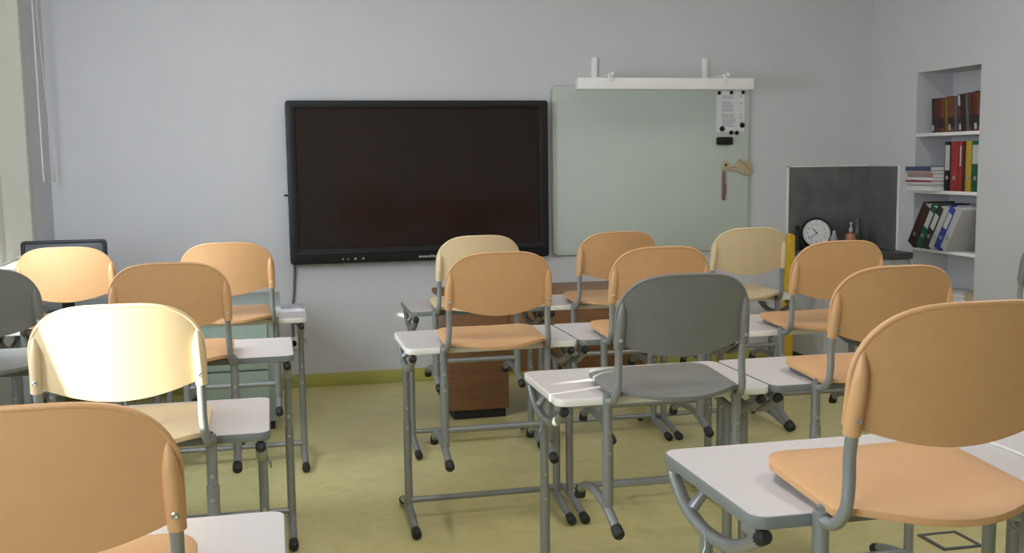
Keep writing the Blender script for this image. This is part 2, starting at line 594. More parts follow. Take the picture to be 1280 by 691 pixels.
# frosted glass board
t = thing('glass_board', 'pale green frosted glass writing board on the front wall', 'board', (2.36, -0.016, 0.813))
mb = MB()
ol = rrect(-0.712, 0.713, 0, 1.135, 0.035)
mb.prism(ol, 'y', -0.008, 0.0)
obj('glass_panel', mb, M['board'], t, bevel=0.001)
mb = MB().ring(rrect(-0.714, 0.715, -0.002, 1.137, 0.037), rrect(-0.711, 0.712, 0.001, 1.134, 0.034), 0.0, 0.007)
mb.xform(Matrix(((1, 0, 0, 0), (0, 0, -1, 0), (0, 1, 0, 0), (0, 0, 0, 1))))
obj('board_edge', mb, M['board_edge'], t)
for sx in (-0.66, 0.66):
    for z in (0.06, 1.075):
        obj('standoff', MB().tube([(sx, 0.0, z), (sx, 0.012, z)], 0.012, 12), M['chrome'], t)

# board lamp on two arms
t = thing('board_lamp', 'long white bar lamp held on two brackets above the glass board', 'lamp', (2.34, 0, 1.905))
obj('lamp_bar', MB().box(-0.608, 0.612, -0.35, -0.27, 0.0, 0.076), M['white'], t, bevel=0.008)
for x in (1.946 - 2.34, 2.742 - 2.34):
    br = obj('bracket', MB().box(x - 0.02, x + 0.02, -0.022, -0.001, 0.052, 0.236), M['white'], t, bevel=0.004)
    obj('arm', MB().tube([(x, -0.012, 0.080), (x, -0.2, 0.086), (x, -0.40, 0.096)], 0.012, 10), M['white'], br)
    obj('clip', MB().box(x - 0.014, x + 0.014, -0.366, -0.350, 0.052, 0.094), M['white'], br, bevel=0.003)

# things on the glass board
BY = -0.0245
t = thing('notice_sheet', 'white printed notice sheet held by magnets on the glass board', 'paper', (2.93, BY, 1.776))
obj('sheet', MB().box(-0.105, 0.105, -0.0012, 0.0, -0.14, 0.14), M['paper'], t)
mb = MB()
random.seed(3)
for k in range(17):
    z = 0.105 - k * 0.0128
    if k in (2, 9):
        continue
    mb.box(-0.062, -0.062 + random.uniform(0.06, 0.105), -0.0018, -0.0012, z, z + 0.005)
    if random.random() < 0.7:
        mb.box(0.072, 0.072 + random.uniform(0.008, 0.02), -0.0018, -0.0012, z, z + 0.006)
obj('print', mb, M['ink'], t)
for k, (x, z, r, lb) in enumerate(((2.843, 1.905, 0.013, 'black magnet at top left corner of the notice sheet'),
                                   (2.935, 1.907, 0.013, 'black magnet at top middle of the notice sheet'),
                                   (3.022, 1.908, 0.013, 'black magnet at top right corner of the notice sheet'),
                                   (2.868, 1.658, 0.018, 'black magnet at lower left corner of the notice sheet'),
                                   (3.018, 1.682, 0.018, 'black magnet at lower right corner of the notice sheet'),
                                   (2.936, 1.632, 0.015, 'left of two black magnets just below the notice sheet, holding a cord'),
                                   (2.978, 1.630, 0.015, 'right of two black magnets just below the notice sheet, holding a cord'))):
    on = k < 5
    y = BY - (0.0018 if on else 0.0)
    o = obj('magnet', MB().tube([(0, 0, 0), (0, -0.007, 0), (0, -0.009, 0)], [r, r, r * 0.8], 16), M['black'], loc=(x, y, z))
    tag(o, lb, 'magnet', 'round black magnets on the glass board')
t = thing('board_eraser', 'black rectangular board eraser stuck on glass board below the notice', 'eraser', (2.881, BY, 1.575))
obj('grip', MB().box(-0.058, 0.058, -0.032, -0.010, -0.027, 0.027), M['black'], t, bevel=0.008)
obj('felt_pad', MB().box(-0.055, 0.055, -0.010, 0.0, -0.025, 0.025), M['book_dark'], t, bevel=0.002)

t = thing('wooden_pointer', 'tan wooden cutout with a reddish stick hanging by cords on the board', 'pointer', (2.95, BY - 0.001, 1.40))
ol = [(-0.078, -0.035), (-0.05, -0.030), (-0.01, -0.030), (0.03, -0.034), (0.06, -0.052), (0.095, -0.068), (0.125, -0.062), (0.142, -0.035),
      (0.146, -0.005), (0.132, 0.022), (0.112, 0.030), (0.085, 0.036), (0.062, 0.050), (0.040, 0.046), (0.030, 0.026), (0.012, 0.010),
      (-0.02, 0.006), (-0.038, 0.022), (-0.05, 0.036), (-0.068, 0.036), (-0.082, 0.018), (-0.086, -0.01)]
hn = obj('wooden_cutout', MB().prism(ol, 'y', -0.016, 0.0), M['tan_wood'], t, bevel=0.003)
obj('peg', MB().tube([(-0.057, -0.0155, 0.008), (-0.057, -0.0185, 0.008)], 0.010, 14), M['maroon'], hn)
obj('carved_line', MB().tube([(0.045, -0.0162, 0.036), (0.09, -0.0162, 0.006), (0.13, -0.0162, -0.028)], 0.0022, 6, sub=4)
    .tube([(-0.045, -0.0162, -0.012), (-0.005, -0.0162, -0.012), (0.03, -0.0162, -0.006)], 0.0022, 6, sub=4), M['wood'], hn)
obj('stick', MB().box(-0.080, -0.056, -0.012, -0.003, -0.235, -0.033)
    .box(-0.056, -0.049, -0.010, -0.004, -0.20, -0.12), M['red_stick'], t, bevel=0.002)
for (xa, za, xb, zb) in ((-0.014, 0.225, -0.058, 0.030), (0.028, 0.223, 0.10, 0.033)):
    obj('cord', MB().tube([(xa, -0.004, za), ((xa + xb) / 2, -0.004, (za + zb) / 2), (xb, -0.004, zb)], 0.0014, 6), M['cord'], t)

# ------------------------------------------------------------------ sink corner
CX0 = 3.365
t = thing('sink_cabinet', 'light grey base cabinet in the right front corner under the dark worktop', 'cabinet', ((CX0 + XR) / 2, -0.28, 0))
hx = (XR - CX0) / 2
obj('carcass', MB().box(-hx + 0.02, hx - 0.002, -0.24, 0.275, 0.08, 0.764), M['cabinet'], t, bevel=0.003)
obj('plinth', MB().box(-hx + 0.03, hx - 0.01, -0.20, 0.25, 0.0, 0.08), M['dark'], t)
for k in (0, 1):
    x0 = -hx + 0.022 + k * (hx - 0.012)
    d = obj('door', MB().box(x0, x0 + hx - 0.018, -0.258, -0.241, 0.09, 0.755), M['cabinet'], t, bevel=0.003)
    hxp = x0 + (hx - 0.05 if k == 0 else 0.03)
    obj('handle', MB().tube([(hxp, -0.258, 0.60), (hxp, -0.28, 0.60), (hxp, -0.28, 0.70), (hxp, -0.258, 0.70)], 0.005, 8), M['chrome'], d)
o = obj('worktop', MB().box(CX0, XR - 0.003, -0.574, -0.003, 0.766, 0.803), M['counter'], bevel=0.003)
tag(o, 'dark grey worktop slab on the corner cabinet', 'worktop')
o = obj('splashback', MB().box(3.39, XR - 0.003, -0.014, -0.002, 0.805, 1.384).box(XR - 0.015, XR - 0.003, -0.385, -0.014, 0.805, 1.384), M['concrete'])
tag(o, 'dark grey stone splashback panel wrapping the corner above the worktop', 'splashback')
o = obj('splashback_trim', MB().box(3.378, 3.389, -0.015, -0.001, 0.805, 1.392).box(3.378, XR - 0.003, -0.015, -0.001, 1.385, 1.392)
        .box(XR - 0.016, XR - 0.003, -0.396, -0.386, 0.805, 1.392), M['white'])
o['kind'] = 'structure'
o.name = 'trim_1'

# clock
t = thing('round_clock', 'round wall clock with black rim and white face propped on the worktop', 'clock', (3.56, -0.105, 0.806))
t.rotation_euler = (math.radians(-9), 0, math.radians(-22))
CR = 0.110
S90 = Matrix.Translation((0, 0, CR + 0.001)) @ Matrix.Rotation(math.radians(90), 4, 'X')
mb = MB().lathe([(CR - 0.013, 0.0), (CR, 0.0), (CR, 0.030), (CR - 0.005, 0.036), (CR - 0.013, 0.034), (CR - 0.015, 0.024), (CR - 0.015, 0.0)], 48)
obj('rim', mb.xform(S90), M['black'], t)
obj('clock_face', MB().lathe([(0.0001, 0.0), (CR - 0.0145, 0.0), (CR - 0.0145, 0.022), (0.0001, 0.022)], 48).xform(S90), M['clock_face'], t)
mb = MB()
for k in range(60):
    a = math.radians(6 * k)
    L = 0.007 if k % 5 == 0 else 0.003
    wd = 0.0014 if k % 5 == 0 else 0.0006
    s = len(mb.v)
    mb.box(-wd, wd, CR - 0.021 - L, CR - 0.019, 0.0222, 0.0228)
    mb.xform(Matrix.Rotation(-a, 4, 'Z'), s)
obj('minute_track', mb.xform(S90), M['black'], t)


def text_mesh(txt, size):
    cu = bpy.data.curves.new('numeral', 'FONT')
    cu.body = txt
    cu.size = size
    cu.align_x = 'CENTER'
    cu.align_y = 'CENTER'
    cu.extrude = 0.0003
    o = bpy.data.objects.new('numeral', cu)
    COL.objects.link(o)
    dg = bpy.context.evaluated_depsgraph_get()
    me = bpy.data.meshes.new_from_object(o.evaluated_get(dg))
    bpy.data.objects.remove(o)
    bpy.data.curves.remove(cu)
    return me


for k in range(1, 13):
    a = math.radians(30 * k)
    me = text_mesh(str(k), 0.022)
    me.name = 'numeral'
    me.transform(S90 @ Matrix.Translation((0.062 * math.sin(a), 0.062 * math.cos(a), 0.0226)))
    me.materials.clear()
    link('numeral', me, M['black'], t)
for nm, ang, L, wd in (('hour_hand', -38, 0.042, 0.0028), ('minute_hand', 228, 0.062, 0.0020)):
    mb = MB().box(-wd, wd, -0.012, L, 0.024, 0.0252)
    mb.xform(Matrix.Rotation(math.radians(-ang), 4, 'Z'))
    obj(nm, mb.xform(S90), M['black'], t)


def bottle(name, label, loc, prof, material, capr, material_cap, group=None):
    t = thing(name, label, 'bottle', loc, 0, group)
    obj('body', MB().lathe(prof, 20), material, t)
    z = prof[-1][1]
    obj('cap', MB().lathe(capr, 16).xform(Matrix.Translation((0, 0, z))), material_cap, t)
    return t


CZ = 0.8035
bottle('soap_bottle', 'amber bottle with pale pump top on the worktop', (3.745, -0.25, CZ),
       [(0.034, 0), (0.038, 0.006), (0.038, 0.09), (0.030, 0.112), (0.012, 0.122), (0.012, 0.130)], M['amber'],
       [(0.014, 0), (0.014, 0.022), (0.006, 0.026), (0.005, 0.05), (0.011, 0.055), (0.011, 0.064)], M['label'])
bottle('glass_bottle', 'dark green translucent bottle at the right end of the worktop', (3.85, -0.16, CZ),
       [(0.03, 0), (0.034, 0.006), (0.034, 0.12), (0.028, 0.145), (0.015, 0.165), (0.014, 0.190)], M['green_bottle'],
       [(0.018, 0), (0.018, 0.02), (0.016, 0.024)], M['green_bottle'])
bottle('small_tube', 'small pale grey tube standing beside the clock on the worktop', (3.645, -0.20, CZ),
       [(0.024, 0), (0.026, 0.006), (0.028, 0.075), (0.020, 0.098), (0.010, 0.108)], M['pale_bottle'],
       [(0.012, 0), (0.011, 0.024), (0.009, 0.027)], M['label'])
bottle('cone_bottle', 'small black cone shaped bottle left of the clock', (3.415, -0.10, CZ),
       [(0.042, 0), (0.044, 0.02), (0.034, 0.05), (0.022, 0.10), (0.014, 0.135)], M['black'],
       [(0.014, 0), (0.016, 0.006), (0.015, 0.03), (0.010, 0.036)], M['black'])

# yellow folded floor sign at the side of the cabinet
t = thing('yellow_stand', 'narrow yellow folded stand leaning at the side of the corner cabinet', 'stand', (3.135, -0.50, 0))
t.rotation_euler = (0, math.radians(1.2), 0)
for k, y in enumerate((-0.006, 0.022)):
    p = obj('panel', MB().prism([(-0.038, 0.0), (0.038, 0.0), (0.030, 0.62), (0.026, 0.94), (-0.012, 0.955), (-0.026, 0.94), (-0.034, 0.62)], 'y', y - 0.010, y + 0.010), M['yellow'], t, bevel=0.005)
obj('hinge', MB().tube([(-0.022, 0.008, 0.93), (0.022, 0.008, 0.93)], 0.012, 12), M['yellow'], t)

# ------------------------------------------------------------------ niche contents
def binder(mats, y, zb, thick, lean, label, lab, ring=True, x=None, h=0.315):
    """spine faces -x; y is the bottom corner nearest the far end; leaning turns the top towards the camera"""
    x = XR + 0.012 if x is None else x
    t = thing('ring_binder', label, 'binder', (x, y, zb), 0, 'ring binders in the wall niche')
    t.rotation_euler = (math.radians(lean), 0, 0)
    dp = 0.235
    w = thick
    mb = MB()
    mb.box(0, 0.004, -w, 0, 0, h)
    mb.box(0.004, dp, -0.0035, 0, 0, h)
    mb.box(0.004, dp, -w, -w + 0.0035, 0, h)
    obj('cover', mb, mats, t, bevel=0.0012)
    obj('pages', MB().box(0.012, dp - 0.012, -w + 0.006, -0.006, 0.008, h - 0.012), M['paper'], t)
    if lab:
        z0, z1 = lab
        obj('spine_label', MB().box(-0.0008, 0.0004, -w + 0.008, -0.008, z0 * h, z1 * h), M['label'], t)
    if ring:
        r = obj('finger_ring', MB().lathe([(0.010, 0), (0.014, 0), (0.014, 0.002), (0.010, 0.002)], 20)
                .xform(Matrix.Translation((-0.0016, -w / 2, 0.085)) @ Matrix.Rotation(math.radians(90), 4, 'Y')), M['chrome'], t)
        obj('finger_hole', MB().tube([(-0.0006, -w / 2, 0.085), (0.0008, -w / 2, 0.085)], 0.010, 16), M['dark'], t)
    return t


Z2 = 1.2265
binder(M['black'], -0.862, Z2, 0.062, 0, 'black binder with white spine label, leftmost on the middle niche shelf', (0.42, 0.93))
binder(M['red'], -0.928, Z2, 0.074, 0, 'red binder on the middle niche shelf', None)
binder(M['red'], -1.010, Z2, 0.030, 0, 'thin red binder with white label beside the wide red one', (0.5, 0.9), False)
binder(M['maroon'], -1.046, Z2, 0.026, 0, 'thin dark maroon binder between the red and yellow binders', None, False)
binder(M['binder_yellow'], -1.076, Z2, 0.056, 0, 'yellow binder on the middle niche shelf', None)
binder(M['green'], -1.133, Z2, 0.074, 0, 'green binder with white label, rightmost on the middle niche shelf', (0.55, 0.92))
Z3 = 0.8425
LE = 31


def lean_z(th, a):
    return th * math.sin(math.radians(a))


yb = -0.585
LEANING = (
        (0.078, 'maroon', 'dark maroon binder leaning at the left end of the lowest niche shelf', None),
        (0.058, 'green', 'green binder with white label leaning on the lowest niche shelf', (0.48, 0.86)),
        (0.058, 'book_dark', 'black binder with white label leaning on the lowest niche shelf', (0.45, 0.80)),
        (0.046, 'binder_white', 'slim white binder leaning between the black and blue binders', None),
        (0.056, 'blue', 'blue binder with white label leaning on the lowest niche shelf', (0.5, 0.85)),
        (0.056, 'binder_white', 'white binder leaning at the right end of the lowest niche shelf', None))
for k, (th, m_, lb, lab) in enumerate(LEANING):
    binder(M[m_], yb, Z3 + lean_z(th, LE) + 0.0008, th, LE, lb, lab, x=XR - 0.055)
    nx_ = LEANING[min(k + 1, 5)][0]
    yb -= (th + 0.0015 + max(0, nx_ - th) * math.sin(math.radians(LE)) ** 2) / math.cos(math.radians(LE))

# books on the top shelf
ZB = 1.6025
random.seed(11)
y = -0.695
bm_ = ['book_dark', 'book_red', 'book_red', 'book_brown', 'book_ochre', 'book_brown', 'book_brown', 'book_grey', 'book_red', 'book_dark',
       'book_grey', 'book_red', 'book_red', 'book_brown', 'book_red']
BL = ['black book, leftmost on the top niche shelf', 'second book from the left on the top niche shelf, red and black',
      'third book from the left on the top niche shelf, red and black', 'orange brown book left of the ochre one on the top niche shelf',
      'ochre yellow book on the top niche shelf', 'orange brown book right beside the ochre one on the top niche shelf',
      'orange brown book beside the grey one, left half of the top niche shelf', 'grey book near the middle of the top niche shelf',
      'dark red book with white label at its top, middle of the top niche shelf', 'black book right of the white labelled one on the top niche shelf',
      'grey book leaning in the right half of the top niche shelf', 'fourth book from the right on the top niche shelf, red and black',
      'third book from the right on the top niche shelf, red and black', 'second book from the right on the top niche shelf, orange brown',
      'rightmost book on the top niche shelf, red and black']
for k, c_ in enumerate(bm_):
    th = random.uniform(0.024, 0.032)
    h = 0.222 + random.uniform(-0.006, 0.008) + (0.016 if k >= 8 else 0)
    lean = -4.0 if k < 8 else -6.5
    t = thing('book', BL[k], 'book', (XR + 0.025 + random.uniform(0, 0.006), y - th, ZB + 0.001), 0, 'books on the top niche shelf')
    t.rotation_euler = (math.radians(lean), 0, 0)
    t.location.z += 0.0
    d = 0.17
    obj('cover', MB().box(0, 0.003, 0, th, 0, h).box(0.003, d, 0, 0.002, 0, h).box(0.003, d, th - 0.002, th, 0, h), M[c_], t, bevel=0.0008)
    obj('pages', MB().box(0.003, d - 0.004, 0.002, th - 0.002, 0.003, h - 0.003), M['paper'], t)
    if k not in (4, 7, 10):
        obj('dark_spine_band', MB().box(-0.0007, 0.0003, 0.0005, th - 0.0005, 0.03, 0.42 * h), M['book_dark'], t)
    if k in (8,):
        obj('spine_label', MB().box(-0.0010, 0.0003, 0.002, th - 0.002, 0.70 * h, 0.97 * h), M['label'], t)
    if k in (0, 5, 8, 12):
        obj('shelf_mark', MB().box(-0.0010, 0.0003, 0.004, th - 0.004, 0.012, 0.05), M['label'], t)
    y -= th + (0.0075 if k != 7 else 0.022)

# folders stacked flat at the left of the middle shelf, jutting out of the niche
random.seed(5)
z = Z2 + 0.0005
stack = [(a_, b_ * 1.22) for a_, b_ in [('paper', 0.010), ('paper', 0.012), ('binder_white', 0.010), ('paper', 0.012), ('folder_red', 0.009), ('paper', 0.014), ('folder_pink', 0.022), ('folder_pink', 0.014), ('folder_blue', 0.022)]]
SL = ['lowest loose white papers under the folder stack on the middle niche shelf', 'second white paper bundle from the bottom of the folder stack',
      'white folder third from the bottom of the folder stack in the niche', 'white paper bundle just under the red folder in the niche stack',
      'red folder in the stack at the left of the middle niche shelf', 'white paper bundle lying on the red folder in the niche stack',
      'thick pink folder in the stack at the left of the middle niche shelf', 'thin pink folder just under the blue one in the niche stack',
      'blue folder on top of the stack at the left of the middle niche shelf']
for k, (c_, th) in enumerate(stack):
    t = thing('folder' if c_ not in ('paper',) else 'paper_bundle', SL[k], 'folder' if c_ not in ('paper',) else 'papers',
              (XR + 0.045 + random.uniform(-0.012, 0.012), -0.712 + random.uniform(-0.006, 0.006), z), 0, 'stack on the middle niche shelf')
    a, b = 0.115 + random.uniform(-0.004, 0.004), 0.138 + random.uniform(-0.003, 0.003)
    if c_ == 'paper':
        obj('sheets', MB().box(-a, a, -b, b, 0.0005, th), M['paper'], t, bevel=0.002)
    else:
        obj('folder_cover', MB().box(-a, a, -b, b, 0.0003, 0.002).box(-a, a, -b, b, th - 0.002, th).box(-a, -a + 0.002, -b, b, 0.002, th - 0.002), M[c_], t)
        obj('sheets', MB().box(-a + 0.004, a - 0.004, -b + 0.003, b - 0.003, 0.002, th - 0.002), M['paper'], t)
    z += th + 0.0004

t = thing('paper_stack', 'white paper stack on the bottom of the wall niche', 'papers', (XR + 0.12, -0.93, NZ0 + 0.0005))
for k in range(3):
    obj('paper_block', MB().box(-0.11, 0.11, -0.16, 0.16, 0.024 * k, 0.024 * k + 0.0225), M['paper'], t, bevel=0.002,
        rot=(0, 0, math.radians((-2, 3, -1)[k])))
t = thing('cardboard_box', 'small brown box at the right of the niche bottom', 'box', (XR + 0.12, -1.155, NZ0 + 0.0005))
obj('box_body', MB().box(-0.105, 0.10, -0.05, 0.05, 0, 0.075), M['tan_wood'], t, bevel=0.003)
obj('box_lid', MB().box(-0.107, 0.102, -0.052, 0.052, 0.075, 0.088), M['tan_wood'], t, bevel=0.002)

# ------------------------------------------------------------------ teacher's furniture
# brown wooden desk
t = thing('wooden_desk', 'brown wooden teacher desk with pedestal behind the right front desks', 'desk', (1.31, -0.93, 0))
obj('desktop', MB().box(-0.605, 0.68, -0.25, 0.20, 0.685, 0.712), M['wood'], t, bevel=0.003)
pd = obj('pedestal', MB().box(-0.575, -0.235, -0.222, 0.21, 0.055, 0.684), M['wood'], t, bevel=0.003)
obj('plinth', MB().box(-0.55, -0.25, -0.195, 0.20, 0.0, 0.055), M['dark'], pd)
obj('modesty_panel', MB().box(-0.234, 0.62, -0.215, -0.195, 0.26, 0.684), M['wood'], t, bevel=0.002)
obj('side_panel', MB().box(0.621, 0.645, -0.222, 0.21, 0.0, 0.684), M['wood'], t, bevel=0.002)

# mint green desk
t = thing('mint_desk', 'mint green teacher desk with drawer pedestal behind the left front desks', 'desk', (-0.80, -0.82, 0))
obj('desktop', MB().box(-0.66, 0.62, -0.37, 0.36, 0.665, 0.692), M['mint_dark'], t, bevel=0.003)
pd = obj('pedestal', MB().box(0.12, 0.585, -0.26, 0.30, 0.05, 0.664), M['mint_dark'], t, bevel=0.003)
obj('drawer_front', MB().box(0.125, 0.545, -0.276, -0.2605, 0.345, 0.655), M['mint'], pd, bevel=0.003)
obj('drawer_front', MB().box(0.125, 0.545, -0.276, -0.2605, 0.065, 0.335), M['mint'], pd, bevel=0.003)
obj('foot_rail', MB().box(0.14, 0.57, -0.23, 0.27, 0.0, 0.05), M['dark'], pd)
for x in (-0.63,):
    obj('side_panel', MB().box(x, x + 0.025, -0.26, 0.30, 0.0, 0.664), M['mint_dark'], t, bevel=0.002)

# monitor on the mint desk
t = thing('monitor', 'black flat monitor on the desk behind the left front chair', 'monitor', (-1.258, -1.08, 0.693), 0.0)
hw = 0.208
mb = MB().ring(rrect(-hw, hw, 0.115, 0.385, 0.02), rrect(-hw + 0.02, hw - 0.02, 0.14, 0.368, 0.004), 0, 0.03)
mb.xform(Matrix(((1, 0, 0, 0), (0, 0, -1, 0), (0, 1, 0, 0), (0, 0, 0, 1))))
obj('monitor_bezel', mb, M['black'], t, bevel=0.004)
obj('monitor_screen', MB().box(-hw + 0.015, hw - 0.015, -0.024, -0.016, 0.135, 0.372), M['screen_blue'], t)
obj('monitor_back', MB().box(-hw + 0.012, hw - 0.012, -0.015, 0.02, 0.125, 0.375), M['black'], t, bevel=0.008)
obj('stand_neck', MB().box(-0.03, 0.03, 0.0, 0.018, 0.012, 0.2), M['black'], t, bevel=0.003)
obj('stand_base', MB().box(-0.11, 0.11, -0.07, 0.09, 0.0005, 0.012), M['black'], t, bevel=0.003)

# ------------------------------------------------------------------ pupil desks
DW, DD = 0.675, 0.435
TH = 0.0215


def make_desk(xl, yfar, z, edge, label, group='single pupil desks', width=DW):
    t = thing('pupil_desk', label, 'desk', (xl + width / 2, yfar - DD / 2, 0), 0, group)
    hw, hd = width / 2, DD / 2
    key = (round(width, 3), round(z, 3))
    tp = cached('tabletop', key, lambda: MB().prism(rrect(-hw + 0.003, hw - 0.003, -hd + 0.003, hd - 0.003, 0.030), 'z', z - TH, z), M['laminate'], t)
    cached('edge_band', key, lambda: MB().ring(rrect(-hw, hw, -hd, hd, 0.033), rrect(-hw + 0.0035, hw - 0.0035, -hd + 0.0035, hd - 0.0035, 0.0295), z - TH - 0.001, z - 0.0004),
           M['white_edge'] if edge == 'white' else M['grey_edge'], t, bevel=0.0015)
    yp = hd - 0.178
    for s in (-1, 1):
        x = s * (hw - 0.026)
        arc = [(x, hd - 0.004, z - 0.034), (x, hd - 0.020, z - 0.056), (x, hd - 0.070, z - 0.092), (x, hd - 0.135, z - 0.111), (x, hd - 0.20, z - 0.115),
               (x, hd - 0.28, z - 0.105), (x, hd - 0.35, z - 0.080), (x, hd - 0.408, z - 0.046)]
        b = cached('side_bracket', key + (s,), lambda: MB().tube(arc, 0.0138, 12, sub=5), M['steel'], t)
        cached('end_cap', key + (s,), lambda: MB().tube([(x, hd - 0.400, z - 0.0505), (x, hd - 0.408, z - 0.046), (x, hd - 0.424, z - 0.0375), (x, hd - 0.430, z - 0.035)], [0.0132, 0.0140, 0.0135, 0.009], 14), M['rubber'], b)
        cached('plate', key + (s, 0), lambda: MB().box(x - 0.014, x + 0.014, hd - 0.05, hd - 0.002, z - 0.040, z - TH - 0.001), M['steel'], b, bevel=0.002)
        cached('plate', key + (s, 1), lambda: MB().box(x - 0.010, x + 0.010, hd - 0.405, hd - 0.35, z - 0.050, z - TH - 0.001), M['steel'], b, bevel=0.002)
        cached('leg', key + (s,), lambda: MB().tube([(x, yp, z - 0.113), (x, yp, 0.42)], 0.0135, 14)
               .tube([(x, yp, 0.425), (x, yp, 0.052)], 0.0163, 14), M['steel'], t)
        ft = cached('foot', (round(width, 3), s), lambda: MB().tube([(x, hd + 0.020, 0.026), (x, hd - 0.03, 0.044), (x, hd - 0.11, 0.060), (x, yp, 0.061), (x, yp - 0.10, 0.047), (x, -hd + 0.05, 0.026), (x, -hd + 0.033, 0.024)], 0.0155, 12, sub=5), M['steel'], t)
        cached('rubber_cap', (round(width, 3), s, 0), lambda: MB().tube([(x, -hd + 0.062, 0.0265), (x, -hd + 0.03, 0.0215), (x, -hd + 0.018, 0.0205), (x, -hd + 0.012, 0.020)], [0.0175, 0.0190, 0.0180, 0.012], 14), M['rubber'], ft)
        cached('rubber_cap', (round(width, 3), s, 1), lambda: MB().tube([(x, hd + 0.002, 0.032), (x, hd + 0.024, 0.022), (x, hd + 0.036, 0.020), (x, hd + 0.040, 0.020)], [0.0175, 0.0190, 0.0180, 0.012], 14), M['rubber'], ft)
        cached('bolt', key + (s, 0), lambda: MB().tube([(x, yp - 0.013, 0.47), (x, yp - 0.0175, 0.47)], 0.0055, 8), M['chrome'], t)
        cached('bolt', key + (s, 1), lambda: MB().tube([(x, yp - 0.015, 0.39), (x, yp - 0.0195, 0.39)], 0.0055, 8), M['chrome'], t)
        cached('bag_hook', key + (s,), lambda: MB().tube([(x + s * 0.012, yp - 0.02, z - 0.105), (x + s * 0.014, yp - 0.03, z - 0.130), (x + s * 0.022, yp - 0.035, z - 0.150), (x + s * 0.024, yp - 0.055, z - 0.152), (x + s * 0.022, yp - 0.075, z - 0.128)], 0.0022, 6, sub=4), M['steel'], t)
    cached('crossbar', round(width, 3), lambda: MB().tube([(-hw + 0.026, yp, 0.085), (hw - 0.026, yp, 0.085)], 0.0125, 12), M['steel'], t)
    cached('frame_rail', key, lambda: MB().tube([(-hw + 0.026, hd - 0.11, z - 0.090), (-hw + 0.06, hd - 0.11, z - 0.045), (-hw + 0.12, hd - 0.11, z - 0.036), (hw - 0.12, hd - 0.11, z - 0.036), (hw - 0.06, hd - 0.11, z - 0.045), (hw - 0.026, hd - 0.11, z - 0.090)], 0.0120, 10), M['steel'], t)
    return t


# ------------------------------------------------------------------ chairs
def seat_mesh():
    mb = MB()
    nx, ny = 22, 20
    hw = 0.197

    def ylo(x):
        return -0.028 - 0.100 * (1 - min(1, abs(x) / hw) ** 2.1)

    def yhi(x):
        R, e = 0.075, abs(x) - (hw - 0.075)
        return 0.268 - 0.012 * (x / hw) ** 2 - (0 if e <= 0 else R - math.sqrt(max(0, R * R - e * e * 0.97)))

    def zz(x, y):
        z = 0.024 + 0.026 * max(0, min(1.15, (y + 0.13) / 0.4))
        z += 0.004 * (x / hw) ** 2 - 0.013 * abs(x / hw) ** 8
        if y > 0.19:
            z -= 0.016 * ((y - 0.19) / 0.078) ** 2
        if y < -0.06:
            z -= 0.004 * ((-0.06 - y) / 0.07) ** 2
        return z
    T = 0.0125
    top, bot = {}, {}
    for i in range(nx + 1):
        s = -1 + 2 * i / nx
        x = hw * math.sin(s * math.pi / 2)
        for j in range(ny + 1):
            u = 0.5 - 0.5 * math.cos(math.pi * j / ny)
            y = ylo(x) + (yhi(x) - ylo(x)) * u
            top[i, j] = len(mb.v)
            mb.v.append((x, y, zz(x, y)))
            bot[i, j] = len(mb.v)
            mb.v.append((x, y, zz(x, y) - T))
    for i in range(nx):
        for j in range(ny):
            mb.f.append((top[i, j], top[i + 1, j], top[i + 1, j + 1], top[i, j + 1]))
            mb.f.append((bot[i, j + 1], bot[i + 1, j + 1], bot[i + 1, j], bot[i, j]))
    for i in range(nx):
        mb.f.append((bot[i, 0], bot[i + 1, 0], top[i + 1, 0], top[i, 0]))
        mb.f.append((top[i, ny], top[i + 1, ny], bot[i + 1, ny], bot[i, ny]))
    for j in range(ny):
        mb.f.append((top[0, j], top[0, j + 1], bot[0, j + 1], bot[0, j]))
        mb.f.append((bot[nx, j], bot[nx, j + 1], top[nx, j + 1], top[nx, j]))
    return mb


BW = 0.2035
ZLO, ZTOP = 0.163, 0.366


def back_y(x, z):
    return -0.066 - 0.030 * (1 - (x / BW) ** 2) - 0.034 * (z - 0.165) / 0.205


def back_hi(x):
    w = BW - 0.004
    zside = 0.248
    a = min(1.0, abs(x) / w)
    return zside + (ZTOP - zside) * (1 - a ** 3.6) ** 0.52


def back_lo(x):
    a = abs(x) / (BW - 0.026)
    if a > 1:
        return ZLO + 0.004
    return ZLO + 0.002 - 0.037 * (1 - a ** 1.9)


